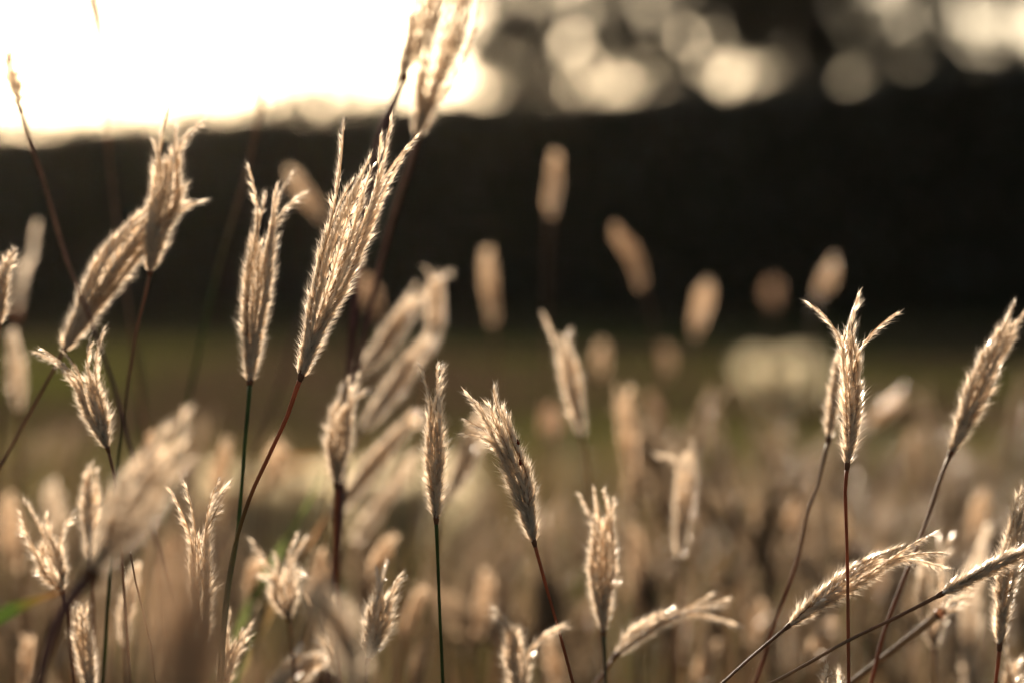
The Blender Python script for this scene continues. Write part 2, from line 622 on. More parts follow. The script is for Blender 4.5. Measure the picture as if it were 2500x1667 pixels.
def hedge():
    g = np.random.default_rng(21)
    L0, L1 = -30.0, 52.0
    e = bpy.data.objects.new('hedge', None)
    COL.objects.link(e)
    e.location = (*HA, 0)
    tag(e, 'long dark clipped hedge across the back of the field', 'hedge')
    th = 1.3
    # core
    n = 60
    s = np.linspace(L0, L1, n)
    prof = [(0.0, 0.0), (0.05, HTOP * .55), (-0.02, HTOP - .16), (-.25, HTOP - .06), (-th + .25, HTOP - .06), (-th, HTOP - .2), (-th, 0)]
    V = []
    for q in s:
        for (o, z) in prof:
            w = 0.06 * noise.noise(Vector((q * 0.9, z * 1.3, o)))
            z = z + (0.18 * noise.noise(Vector((q * 0.45, 7.7, 0))) if z > HTOP * .7 else 0)
            p = HDIR * q + HNRM * (o + w)
            V.append((p[0], p[1], z + (w * 0.6 if z > 0 else -0.02)))
    k = len(prof)
    F = []
    for i in range(n - 1):
        for j in range(k - 1):
            a = i * k + j
            F += [(a, a + 1, a + k + 1), (a, a + k + 1, a + k)]
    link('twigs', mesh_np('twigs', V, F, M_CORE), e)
    m = 60000
    q = g.uniform(L0, L1, m)
    top = g.random(m) < 0.3
    o = np.where(top, g.uniform(-th, 0.02, m), g.normal(0.03, 0.05, m))
    z = np.where(top, HTOP - 0.06 + np.abs(g.normal(0, .045, m)), g.uniform(0, HTOP, m))
    z = z * (1 + 0.18 / HTOP * np.array([noise.noise(Vector((a * 0.45, 7.7, 0))) for a in q]))
    z = z + np.where(top & (g.random(m) < .12), g.random(m) ** 2 * .28, 0)      # stray shoots
    pos = np.stack([HDIR[0] * q + HNRM[0] * o, HDIR[1] * q + HNRM[1] * o, z], 1)
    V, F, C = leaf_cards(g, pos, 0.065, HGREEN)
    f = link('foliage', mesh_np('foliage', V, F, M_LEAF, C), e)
    f['kind'] = 'stuff'


hedge()


# ------------------------------------------------------------------ haze volume added to lift the darks like lens veil
def haze():
    import bmesh
    bm = bmesh.new()
    bmesh.ops.create_cube(bm, size=1.0)
    me = bpy.data.meshes.new('haze')
    bm.to_mesh(me)
    bm.free()
    m = bpy.data.materials.new('veil_haze')
    m.use_nodes = True
    n = m.node_tree.nodes
    n.remove(n['Principled BSDF'])
    v = n.new('ShaderNodeVolumePrincipled')
    v.inputs['Color'].default_value = (1.0, 0.88, 0.74, 1)
    v.inputs['Density'].default_value = 0.00002
    v.inputs['Anisotropy'].default_value = 0.8
    m.node_tree.links.new(v.outputs[0], n['Material Output'].inputs['Volume'])
    me.materials.append(m)
    o = link('haze', me)
    o.scale = (1300, 1100, 13)
    o.location = (0, 250, 5.0)
    tag(o, 'thin haze added over the whole field to imitate lens veil', 'haze', kind='stuff')


haze()


# ------------------------------------------------------------------ trees behind the hedge
def tree(label, x, y, height, crown_z, rx, rz, nleaf, seed, void=0.0, name='tree', ry=1.6, size=0.085):
    g = np.random.default_rng(seed)
    rnd = random.Random(seed)
    e = bpy.data.objects.new(name, None)
    COL.objects.link(e)
    e.location = (x, y, 0)
    tag(e, label, 'tree', 'trees behind the hedge')
    tr = Bag()
    P = curve([(0, 0, -.1), (rnd.uniform(-.1, .1), 0, height * .3), (rnd.uniform(-.3, .3), .1, height * .6), (0, 0, height * .93)], 14)
    V, F = tube(P, np.linspace(height * .02, .015, 14), 8)
    tr.add(V, F, (0.07, 0.05, 0.035))
    ends = []
    for i in range(15):
        t = rnd.uniform(.25, .9)
        p0 = P[int(t * 13)]
        a = rnd.uniform(0, 2 * math.pi)
        r = rx * rnd.uniform(.5, .95) * (1 - .3 * t)
        p2 = p0 + np.array([math.cos(a) * r, math.sin(a) * ry * .8, rnd.uniform(.1, .5) * rz])
        p1 = (p0 + p2) / 2 + np.array([0, 0, rnd.uniform(-.1, .35)])
        Q = curve([p0, p1, p2], 9)
        V, F = tube(Q, np.linspace(.045, .008, 9), 5)
        tr.add(V, F, (0.065, 0.048, 0.034))
        ends += [Q[4], Q[6], Q[8]]
    link('trunk', tr.mesh('trunk', M_BARK), e)
    # crown: clumps round the limb ends and through an uneven ellipsoid
    nc = 70
    cen = unit(g.normal(0, 1, (nc, 3))) * (g.random((nc, 1)) ** .45) * np.array([rx, ry, rz]) + np.array([0, 0, crown_z])
    cen = np.vstack([cen, np.array(ends)])
    cr = g.uniform(.25, .62, len(cen))
    k = g.integers(0, len(cen), nleaf)
    pos = cen[k] + unit(g.normal(0, 1, (nleaf, 3))) * (g.random((nleaf, 1)) ** .5) * cr[k][:, None]
    if void > 0:
        keep = np.array([noise.noise(Vector((p[0] * 4.2 + seed, p[1] * .4, p[2] * 4.2))) > -1 + void for p in pos])
        pos = pos[keep]
    V, F, C = leaf_cards(g, pos, size, HGREEN)
    c = link('crown', mesh_np('crown', V, F, M_LEAF, C), e)
    return e


def tx(px, d):
    return at(px, 690, d)[0]


tree('dark tree with open airy crown right of the bright sky', tx(1330, 46), 46, 8.5, 5.6, 2.4, 1.6, 22000, 31, 0.82)
tree('dark tree with many gaps of light in its crown, above the middle of the hedge', tx(1720, 44), 44, 8.0, 5.5, 2.6, 2.0, 36000, 32, 0.81)
tree('densest dark tree, standing between two patches of light', tx(1960, 45), 45, 9.0, 5.7, 1.9, 2.3, 26000, 33, 0.7)
tree('dark tree at the far right of the hedge, with bright gaps low in its crown', tx(2330, 42), 42, 9.0, 5.7, 2.6, 2.0, 36000, 34, 0.81)
tree('low thin tree over the hedge at the far left, washed out by the bright sky', tx(90, 49), 49, 4.4, 3.3, 2.6, 0.75, 5200, 36, 0.8)
tree('low thin tree over the hedge behind the long slanting head, washed out by sky', tx(470, 48), 48, 4.6, 3.5, 2.2, 0.85, 5200, 37, 0.8)
tree('low sparse young tree rising just over the hedge before the bright sky', tx(830, 47), 47, 4.6, 3.6, 2.0, 0.95, 7000, 35, 0.8)

# ------------------------------------------------------------------ pale dry tufts glowing in the field
def tuft(label, x, y, w, h, n, seed, bw):
    g = np.random.default_rng(seed)
    bag = Bag()
    for i in range(n):
        a = g.uniform(0, 2 * math.pi)
        r0 = g.random() ** .5 * w * .22
        b = np.array([math.cos(a) * r0, math.sin(a) * r0 * .6, -0.005])
        out = np.array([math.cos(a), math.sin(a) * .6, 0]) * w * .30 * g.uniform(.2, 1.1)
        hh = h * g.uniform(.55, 1.05)
        S = curve([b, b + out * .35 + np.array([0, 0, hh * .6]), b + out * .9 + np.array([0, 0, hh]), b + out * 1.35 + np.array([0, 0, hh * .82])], 9)
        T, A, B = frames(S)
        yaw = g.uniform(0, math.pi)
        side = unit(np.cross(T, np.array([math.cos(yaw), math.sin(yaw), .2])))
        W = bw * g.uniform(.6, 1.3) * np.array([.7, .9, 1, 1, 1, .9, .7, .45, .08])[:, None]
        V = np.concatenate([S + side * W, S - side * W])
        F = []
        for k in range(8):
            F += [(k, k + 1, k + 10), (k, k + 10, k + 9)]
        bag.add(V, F, np.array((0.84, 0.74, 0.52)) * g.uniform(.85, 1.1))
    o = link('dry_tuft', bag.mesh('dry_tuft', M_PALE))
    o.location = (x, y, 0)
    tag(o, label, 'grass tuft')


tuft('blurred pale cream tuft of dry grass on the turf at the right', tx(1905, 9.0), 9.0, 0.32, 0.19, 150, 3, 0.006)
tuft('glowing low tuft of broad dry leaves behind the stalks left of centre', tx(650, 3.8), 3.8, 0.24, 0.16, 380, 5, 0.006)
tuft('glowing low tuft of broad dry leaves right behind the ragged head', tx(965, 3.9), 3.9, 0.22, 0.16, 360, 6, 0.006)

# ------------------------------------------------------------------ the sharp stalks near the focus
stalk('tallest sharp seed head, broad and leaning right, with one spike parted on its left', 0.73,
      [(734, 922), (765, 810), (805, 690), (848, 560), (893, 440), (930, 345)], 112, 8,
      [(842, 303, .52), (952, 292, .72), (1007, 338, .74), (925, 329, .66), (985, 365, .7)],
      [(718, 965), (700, 1018), (655, 1115), (612, 1209), (577, 1318), (556, 1425), (543, 1534), (534, 1664)], ('red', 'green'), dd=0.008, r=0.00062)
stalk('upright seed head with three forked tips, beside the tallest sharp head', 0.772,
      [(610, 938), (616, 830), (627, 728), (641, 610), (655, 520)], 66, 8,
      [(600, 417, .80), (713, 427, .80), (734, 477, .76), (676, 462, .85), (650, 480, .85)],
      [(606, 990), (598, 1080), (589, 1200), (578, 1318), (560, 1425), (548, 1534), (540, 1664)], ('green', 'green'), stemd=0.74, r=0.00062)
stalk('seed head bending upright over the top of the long slanting one', 0.795,
      [(365, 668), (378, 590), (398, 500), (408, 420), (405, 350)], 76, 8,
      [(492, 304, .8), (405, 273, .8), (430, 320, .85)],
      [(352, 730), (337, 790), (317, 903), (302, 1018), (285, 1155), (275, 1300)], ('brown', 'green'), flare=.2, lenk=1.1)
stalk('long seed head slanting up to the right, its lower edge glinting', 0.80,
      [(155, 858), (215, 750), (285, 640), (365, 545), (440, 485)], 92, 11,
      [(478, 492, .85), (463, 448, .85)],
      [(120, 922), (60, 1030), (0, 1140), (-70, 1260)], ('brown', 'purple'), flare=.05, lenk=1.15)
stalk('small seed head with tips splayed wide both ways, low at the left', 0.762,
      [(264, 1098), (245, 1040), (228, 985), (206, 920)], 52, 9,
      [(88, 856, .66), (112, 868, .78), (260, 807, .82), (222, 830, .86), (166, 866, .8)],
      [(275, 1144), (283, 1182), (290, 1260), (300, 1400)], ('brown', 'brown'), r=0.00045)
stalk('slim upright seed head with a crown-like tip on a dark green stem', 0.745,
      [(1065, 1272), (1062, 1170), (1062, 1070), (1063, 975)], 46, 7,
      [(1071, 883, .82), (1027, 894, .82), (1080, 900, .85)],
      [(1068, 1348), (1073, 1480), (1081, 1664)], ('green', 'green'), r=0.00052, flare=0.03)
stalk('sharp seed head arching to the left on a thin rust-red stem', 0.73,
      [(1305, 1327), (1276, 1205), (1243, 1110), (1210, 1035), (1185, 985)], 64, 8,
      [(1157, 964, .8), (1200, 950, .8), (1138, 1021, .62), (1142, 1047, .6), (1228, 988, .75)],
      [(1331, 1422), (1365, 1541), (1399, 1667)], ('red', 'red'), r=0.00048)
stalk('sharp seed head with three long forked spikes on a red stem', 0.73,
      [(2068, 1140), (2076, 1050), (2077, 960), (2068, 860), (2060, 800)], 44, 5,
      [(1988, 730, .80), (2099, 728, .85), (2190, 759, .62), (2082, 735, .85)],
      [(2064, 1186), (2064, 1218), (2069, 1388), (2072, 1660)], ('red', 'red'), r=0.00050, fill=.85)
stalk('slightly blurred small seed head just behind the three-forked one', 0.80,
      [(2022, 1077), (2030, 1000), (2040, 930), (2047, 876)], 36, 6, [],
      [(2018, 1090), (1995, 1186), (1972, 1250), (1945, 1371), (1890, 1524), (1846, 1664)], ('brown', 'red'), r=0.00055)
stalk('broad seed head leaning right against the right edge, mid height', 0.785,
      [(2320, 1110), (2375, 985), (2424, 872), (2480, 775)], 74, 9,
      [(2477, 742, .8), (2515, 745, .8), (2450, 800, .8)],
      [(2297, 1166), (2272, 1240), (2244, 1320), (2203, 1422), (2159, 1541), (2128, 1663)], ('brown', 'red'), r=0.0006)
stalk('seed head lying over to the right with four loose fingers, low at the right', 0.742,
      [(1921, 1531), (1989, 1473), (2074, 1415), (2159, 1368), (2200, 1355)], 46, 5,
      [(2203, 1323, .68), (2271, 1306, .75), (2305, 1354, .8), (2302, 1381, .8)],
      [(1836, 1602), (1768, 1663), (1690, 1730)], ('brown', 'brown'), r=0.00045)
stalk('thin seed head lying nearly flat into the right edge on a long brown stem', 0.722,
      [(2292, 1453), (2346, 1424), (2414, 1390), (2500, 1347), (2570, 1310)], 32, 6, [(2600, 1270, .8)],
      [(2193, 1504), (2067, 1565), (1972, 1619), (1890, 1664), (1800, 1710)], ('brown', 'tan'), r=0.0005)
stalk('full upright seed head on the right edge, low down', 0.752,
      [(2440, 1582), (2446, 1470), (2462, 1360), (2488, 1250), (2515, 1180)], 66, 9, [],
      [(2436, 1626), (2431, 1664), (2425, 1760)], ('red', 'red'), r=0.00052)
stalk('small blurred seed head in the lower right corner', 0.81,
      [(2478, 1760), (2470, 1690), (2462, 1620)], 44, 6, [(2452, 1590, .7), (2490, 1612, .7)],
      [(2480, 1800)], ('brown', 'brown'))
stalk('upright seed head with a torn left tip on a dark grey stem, low centre right', 0.80,
      [(1474, 1545), (1470, 1430), (1472, 1330), (1474, 1260)], 58, 8,
      [(1413, 1215, .75), (1481, 1201, .85), (1493, 1216, .85), (1457, 1206, .85)],
      [(1476, 1592), (1479, 1664)], ('dark', 'dark'), flare=.03)
stalk('drooping seed head split into two bright arching fingers, low centre right', 0.825,
      [(1501, 1602), (1545, 1550), (1600, 1510), (1650, 1490)], 40, 3,
      [(1777, 1470, .55), (1729, 1450, .55), (1797, 1516, .7), (1746, 1487, .7), (1760, 1478, .65)],
      [(1481, 1633), (1457, 1664), (1420, 1720)], ('brown', 'brown'))
stalk('greyish blurred seed head with one side spike, at the bottom centre', 0.665,
      [(1268, 1750), (1264, 1640), (1252, 1550), (1228, 1508)], 46, 6,
      [(1202, 1488, .8), (1369, 1526, .45), (1208, 1512, .8)],
      [(1270, 1800)], ('brown', 'brown'))
stalk('seed head with loose bead-like husks, at the bottom left of centre', 0.765,
      [(895, 1614), (910, 1560), (925, 1500), (938, 1450)], 54, 6,
      [(926, 1397, .8), (945, 1384, .8), (974, 1407, .75)],
      [(890, 1680)], ('brown', 'brown'), flare=.05, fat=1.15)
stalk('cone-shaped blurred seed head fanning into ragged tips, low left of centre', 0.83,
      [(705, 1513), (697, 1460), (690, 1400)], 62, 5,
      [(626, 1328, .7), (643, 1407, .7), (729, 1302, .8), (742, 1325, .8), (742, 1398, .7), (660, 1360, .8)],
      [(712, 1580), (720, 1664)], ('brown', 'brown'), flare=.3)
stalk('blurred ragged seed head on a rusty stem, left of the slim upright one', 0.835,
      [(822, 1188), (822, 1100), (832, 1020), (850, 970)], 66, 8,
      [(846, 930, .8), (903, 952, .8), (830, 935, .8), (880, 925, .85)],
      [(821, 1222), (818, 1348), (824, 1447), (830, 1600)], ('red', 'red'), r=0.0007)
stalk('blurred curved seed head with one tip parted left, centre right', 0.94,
      [(1420, 1069), (1405, 980), (1386, 887), (1365, 820)], 42, 7,
      [(1329, 767, .78), (1386, 808, .85)],
      [(1435, 1150), (1445, 1260)], ('tan', 'brown'))
stalk('blurred upright seed head with a small left fork, right of centre', 0.93,
      [(1658, 1370), (1668, 1260), (1680, 1150), (1682, 1100)], 46, 7,
      [(1617, 1100, .8), (1690, 1072, .85)],
      [(1652, 1450), (1645, 1560)], ('tan', 'brown'))
stalk('open cone seed head with a curled top, behind the flat-lying stems at the right', 0.87,
      [(2280, 1590), (2276, 1500), (2276, 1410), (2280, 1340)], 76, 5,
      [(2240, 1350, .8), (2318, 1320, .8), (2322, 1350, .8), (2290, 1312, .85)],
      [(2282, 1640), (2284, 1700)], ('brown', 'brown'), flare=.25)
stalk('sharp seed tips rising from the bottom edge beside the red stem', 0.75,
      [(2045, 1760), (2038, 1710), (2030, 1680)], 36, 3, [(2018, 1640, .7), (2052, 1648, .7), (2032, 1652, .8)],
      [(2050, 1820)], ('brown', 'brown'))

# ------------------------------------------------------------------ top and left edges
stalk('large bright blurred seed head running out of the top edge', 0.895,
      [(1018, 338), (1045, 240), (1080, 130), (1125, -10), (1150, -90)], 150, 13, [],
      [(1000, 400), (965, 510), (930, 638), (900, 770), (871, 914), (850, 1080)], ('brown', 'purple'), r=0.0009, lenk=1.2, fill=.62)
stalk('blurred seed head on a dark purple stem, left of the large top one', 0.90,
      [(985, 195), (1000, 130), (1025, 50), (1055, -60)], 100, 8, [(968, 200, .15)],
      [(965, 240), (935, 305), (905, 420), (880, 560), (862, 800)], ('purple', 'purple'), r=0.0013, lenk=1.2, fill=.62)
stalk('thin seed head against the bright sky at the upper left edge', 0.645,
      [(51, 275), (38, 225), (24, 165), (20, 105)], 16, 4, [],
      [(82, 378), (101, 425), (160, 627), (202, 733), (266, 904), (310, 1060)], ('brown', 'purple'), r=0.0005, fill=.5)
stalk('blurred seed head hanging into the top edge against the white sky', 1.0,
      [(247, 120), (240, 60), (230, -20), (225, -90)], 26, 6, [],
      [(250, 200), (262, 330), (282, 520), (320, 800)], ('brown', 'brown'), parts=False)
stalk('thin blurred stalk with a reddish knot, standing before the bright sky', 0.96,
      [(635, 275), (634, 220), (633, 130)], 12, 2, [],
      [(620, 340), (600, 430), (548, 600), (510, 745), (470, 930), (455, 1000)], ('brown', 'green'), r=0.0007, parts=False)
stalk('seed head cut by the left edge at mid height', 0.78,
      [(-4, 800), (2, 735), (10, 680), (28, 625)], 26, 6, [(36, 604, .8)],
      [(-8, 880), (-14, 1000)], ('brown', 'brown'))
stalk('blurred upright seed head near the left edge, above the splayed ones', 1.05,
      [(45, 1010), (38, 920), (32, 850), (27, 800)], 44, 7, [], [(50, 1100), (55, 1300)], ('brown', 'brown'), parts=False, detail=False)
stalk('dim blurred bare-looking stalk at the left, crossing behind the slanting head', 1.15,
      [(40, 770), (60, 650), (85, 540), (95, 490)], 8, 1, [], [(20, 900), (0, 1050)], ('purple', 'purple'), parts=False, detail=False, r=0.0012)

# ------------------------------------------------------------------ bright diagonal heads left of centre
stalk('upper of two glowing blurred heads slanting right, left of centre', 0.99,
      [(872, 915), (930, 850), (985, 775), (1040, 705)], 44, 8, [], [(850, 960), (820, 1060), (800, 1200)], ('tan', 'tan'), lenk=1.2, flare=0)
stalk('lower of two glowing blurred heads slanting right, left of centre', 0.97,
      [(882, 1055), (930, 985), (990, 900), (1045, 825)], 46, 8, [], [(860, 1090), (830, 1180)], ('tan', 'tan'), lenk=1.2, flare=0)
stalk('blurred head curling over at its round tip, above the glowing diagonal heads', 1.01,
      [(1045, 870), (1060, 790), (1062, 710), (1072, 660)], 26, 6, [(1100, 665, .8), (1040, 650, .8)], [(1035, 950), (1020, 1100)], ('tan', 'tan'))
stalk('glowing blurred head slanting right, behind the ragged head on the rusty stem', 1.0,
      [(808, 1262), (880, 1170), (950, 1085), (1025, 1005)], 48, 8, [(1080, 1030, .8)], [(790, 1300), (770, 1400)], ('tan', 'tan'), lenk=1.2)
stalk('glowing blurred head slanting right, directly behind the slim upright one', 0.98,
      [(1088, 1228), (1125, 1150), (1160, 1070), (1185, 1000)], 50, 8, [], [(1075, 1270), (1060, 1400)], ('tan', 'tan'), lenk=1.15)
stalk('dimmer blurred head parallel below the glowing one, left of the slim upright one', 1.08,
      [(860, 1330), (920, 1240), (985, 1150), (1020, 1080)], 40, 7, [], [(840, 1380)], ('tan', 'tan'), parts=False, detail=False)

# ------------------------------------------------------------------ far soft heads against the dark hedge
FAR = 'soft heads behind the sharp ones'


def far(label, d, base, top, W, mid=None, tone=SOFT, col=('brown', 'brown'), n=7):
    p = [base, mid or ((base[0] + top[0]) / 2, (base[1] + top[1]) / 2), top]
    stalk(label, d, p, W, n, [], [(base[0] + (base[0] - top[0]) * .3, base[1] + 60), (base[0] + (base[0] - top[0]) * .5, base[1] + 180)],
          col, parts=False, detail=False, tone=tone, group=FAR, flare=0, r=0.0005)


far('highest soft head standing alone against the black hedge', 1.30, (1342, 535), (1356, 372), 42)
far('soft head leaning left behind the tip of the tallest sharp head', 1.28, (790, 540), (705, 412), 38)
far('tall dim soft head below and left of the highest one', 1.30, (1205, 800), (1192, 612), 38)
far('soft brown head curving to the left, right of the highest one', 1.32, (1570, 710), (1497, 558), 30, (1545, 625), (0.48, 0.36, 0.26))
far('soft head against the hedge foot, right of the curving one', 1.38, (1693, 830), (1728, 680), 46)
far('soft head slanting right above the pale boulder', 1.42, (1995, 730), (2038, 640), 36)
far('faint brown soft head left of the one above the boulder', 2.1, (1885, 750), (1892, 690), 40, None, (0.40, 0.28, 0.2))
far('short soft head between the two low ones at the field edge', 1.5, (1462, 925), (1470, 840), 40)
far('dim short soft head above the field, left of the boulder', 1.65, (1622, 930), (1628, 850), 36, None, (0.45, 0.34, 0.25))
far('dim soft head tucked behind the right side of the tallest sharp head', 1.35, (925, 780), (885, 665), 34, None, (0.45, 0.33, 0.24))
far('long soft upright head right of the curved blurred one', 1.12, (1545, 1180), (1522, 935), 46)
far('dim soft head left of the curved blurred one, reddish', 1.35, (1345, 1080), (1340, 990), 44, None, (0.46, 0.33, 0.24))
far('dim long soft head crossing down behind the field edge, centre right', 1.45, (1625, 1080), (1585, 960), 36, None, (0.45, 0.33, 0.25))
far('soft head slanting right, just right of the three-forked sharp head', 1.25, (2118, 1050), (2210, 950), 40)
far('faint soft upright head between the three-forked one and the right edge head', 1.5, (2217, 1135), (2240, 1050), 40, None, (0.46, 0.35, 0.25))
far('soft glowing round-topped head low at the right, left of the edge head', 0.99, (2362, 1690), (2415, 1285), 66, (2372, 1450), TONE, ('tan', 'tan'), 9)
far('soft head slanting right at the bottom, left of the red stem', 1.02, (1965, 1640), (2025, 1508), 46)
far('soft dim head rising behind the low slanting heads, left of the red stem', 1.2, (1912, 1330), (1975, 1180), 40)
far('soft head low at the bottom, right of the split arching one', 1.05, (1700, 1680), (1745, 1560), 50)

for lab, d, b, t, W in (
        ('soft pale head behind the left of the two sharp green stems', 1.08, (522, 1240), (556, 1075), 46),
        ('soft narrow head between the two sharp green stems', 1.1, (655, 1200), (685, 1075), 34),
        ('soft head leaning right above the big near head, lower left', 1.06, (330, 1180), (385, 1050), 40),
        ('soft dim head at the left edge, level with the fanned one', 1.15, (38, 1400), (25, 1200), 46),
        ('soft head at the bottom left corner', 0.98, (60, 1690), (72, 1560), 50),
        ('soft head left of the cone-shaped one, at the bottom', 1.0, (600, 1500), (630, 1360), 44),
        ('soft head right of the cone-shaped one, beside the rusty stem', 0.97, (770, 1480), (790, 1345), 46),
        ('soft head leaning right beside the bead-like one', 1.02, (985, 1560), (1040, 1420), 48),
        ('soft head low behind the slim green stem', 1.0, (1010, 1690), (1040, 1560), 50),
        ('soft glowing head right of the rusty stem, below the diagonal heads', 1.0, (900, 1420), (960, 1310), 50),
        ('soft brownish head between the slim green stem and the rust-red one', 1.1, (1165, 1560), (1185, 1390), 46),
        ('soft head at the bottom beside the greyish side-spiked one', 1.02, (1370, 1690), (1340, 1560), 50),
        ('soft wide head behind the torn-tipped one', 1.15, (1560, 1430), (1545, 1290), 48),
        ('soft head low between the split arching head and the lying one', 1.1, (1830, 1580), (1850, 1450), 46),
        ('soft head behind the long red stem, low at the right', 1.12, (2130, 1480), (2160, 1330), 46),
        ('soft dim head in the lower right, above the flat-lying stem', 1.18, (2380, 1330), (2400, 1200), 46)):
    far(lab, d, b, t, W)

# ------------------------------------------------------------------ lower left foreground tangle
stalk('big blurred near head slanting right on a thick dark stem, lower left', 0.56,
      [(217, 1407), (290, 1290), (360, 1180), (425, 1080)], 130, 9, [(442, 1002, .75), (470, 1020, .8), (400, 1050, .8)],
      [(185, 1445), (150, 1495), (108, 1606), (88, 1680)], ('purple', 'dark'), r=0.0015, lenk=1.0, fill=.8)
stalk('seed head fanned into separate bristling fingers, far lower left', 0.785,
      [(155, 1450), (128, 1390), (105, 1330)], 60, 4,
      [(51, 1250, .6), (62, 1222, .8), (176, 1250, .5), (110, 1260, .8), (85, 1290, .7)],
      [(165, 1500), (175, 1600)], ('brown', 'brown'))
stalk('narrow upright blurred head rising from the tangle at the lower left', 0.82,
      [(222, 1380), (220, 1290), (218, 1200), (217, 1135)], 38, 7, [], [(225, 1450), (230, 1560)], ('brown', 'brown'))
stalk('soft round-topped head behind the fanned one, far lower left', 1.12,
      [(130, 1330), (128, 1250), (127, 1180)], 50, 7, [], [(132, 1420)], ('brown', 'brown'), parts=False, detail=False)
stalk('pale seed head forked like antlers above the near brown blur', 0.735,
      [(500, 1580), (492, 1480), (485, 1370), (484, 1290)], 46, 5,
      [(423, 1200, .75), (447, 1196, .85), (550, 1183, .8), (535, 1236, .8), (528, 1195, .88)],
      [(505, 1664)], ('brown', 'brown'), fill=.85)
stalk('very near head melted into a broad brown blur at the bottom left', 0.335,
      [(480, 1960), (466, 1750), (455, 1520), (445, 1330)], 200, 12, [], [(485, 2000)], ('brown', 'brown'), parts=False, tone=(0.76, 0.60, 0.45), lenk=1.1, fill=.95)
stalk('drooping blurred head at the bottom left, behind the bare thin stem', 0.86,
      [(307, 1585), (308, 1520), (318, 1450), (330, 1370)], 36, 6, [], [(308, 1640)], ('brown', 'brown'))
stalk('reddish-centred seed head rising out of the bottom edge, far left', 0.78,
      [(226, 1720), (216, 1640), (206, 1560), (196, 1470)], 40, 6, [(180, 1475, .7)], [(230, 1780)], ('red', 'red'))
stalk('small seed head arching right at the bottom, left of the fan', 0.775,
      [(545, 1690), (552, 1620), (575, 1570)], 26, 3, [(615, 1529, .7), (590, 1530, .75), (560, 1500, .6)], [(540, 1750)], ('brown', 'brown'))
stalk('seed head lying low with bright husks, at the bottom left of centre', 0.86,
      [(640, 1720), (690, 1665), (740, 1625), (790, 1600)], 60, 7, [(735, 1575, .6), (815, 1590, .8)], [(610, 1760)], ('brown', 'brown'), lenk=1.2)
stalk('very soft near head leaning left, with a reddish stem, bottom left of centre', 0.50,
      [(885, 1700), (855, 1600), (815, 1510), (755, 1430)], 46, 9, [(720, 1400, .7)], [(895, 1780)], ('red', 'red'), parts=False)
stalk('wispy head with few large husks, left of the bead-like one', 0.85,
      [(822, 1660), (818, 1580), (808, 1520), (798, 1470)], 52, 4, [(770, 1550, .5), (845, 1550, .5)], [(824, 1720)], ('brown', 'brown'), fill=.6, lenk=1.25)
stalk('blurred stalk end, tan, slanting behind the open cone head', 0.80,
      [(2290, 1500), (2325, 1478), (2365, 1455)], 14, 2, [], [(2258, 1527), (2170, 1595), (2081, 1664), (1990, 1730)], ('tan', 'tan'), r=0.0011, parts=False)


# ------------------------------------------------------------------ bare stems and leaf blades
def bare_stem(label, d, pts, col, r):
    S3 = stem_path([at(x, y, d) for x, y in pts])
    S = curve(S3, 40)
    org = np.array([S3[-1][0], S3[-1][1], 0.0])
    V, F = tube(S - org, np.linspace(r * .7, r * 1.4, 40), 8)
    c = np.array(STEMC[col]) * rng.uniform(.85, 1.15, (40, 1))
    me = mesh_np('bare_stem', V, F, M_STEM, np.vstack([np.repeat(c, 8, axis=0), c[:1], c[-1:]]))
    smooth_mesh(me)
    o = link('bare_stem', me)
    o.location = org
    tag(o, label, 'grass stem')


bare_stem('thin wavy brown stem with a broken end, lower left', 0.735, [(318, 1346), (326, 1395), (338, 1450), (352, 1500), (364, 1545), (378, 1645)], 'brown', 0.0004)
bare_stem('dim purple blurred stem slanting behind the two sharp left stems', 1.1, [(735, 770), (700, 890), (658, 1018), (597, 1171), (535, 1324)], 'purple', 0.0011)
bare_stem('dim green blurred stem beside the green one at the left', 1.15, [(335, 860), (345, 960), (350, 1080)], 'green', 0.0012)


def leaf_blade(label, d, pts, w, c0, c1, blend=0.3, tp=0.12):
    P3 = [at(x, y, d) for x, y in pts]
    S3 = stem_path(list(P3)[::-1] if pts[0][1] > pts[-1][1] else P3)
    S = curve(S3, 36)
    org = np.array([S3[-1][0], S3[-1][1], 0.0])
    S = S - org
    T, A, B = frames(S)
    t = np.linspace(0, 1, 36)
    W = w * np.clip(t / tp, 0.03, 1) ** .7
    side = unit(np.cross(T, np.array([0.1, 1, 0.35])))
    nrm = np.cross(side, T)
    V = np.concatenate([S + side * W[:, None], S - nrm * (W * .35)[:, None], S - side * W[:, None]])
    n = 36
    F = []
    for i in range(n - 1):
        for a, b in ((0, n), (n, 2 * n)):
            F += [(a + i, a + i + 1, b + i + 1), (a + i, b + i + 1, b + i)]
    c = np.array(c0) + (np.array(c1) - np.array(c0)) * sm(t / blend)[:, None]
    me = mesh_np('leaf_blade', V, F, M_BLADE, np.vstack([c, c, c]))
    smooth_mesh(me)
    o = link('leaf_blade', me)
    o.location = org
    tag(o, label, 'grass leaf')


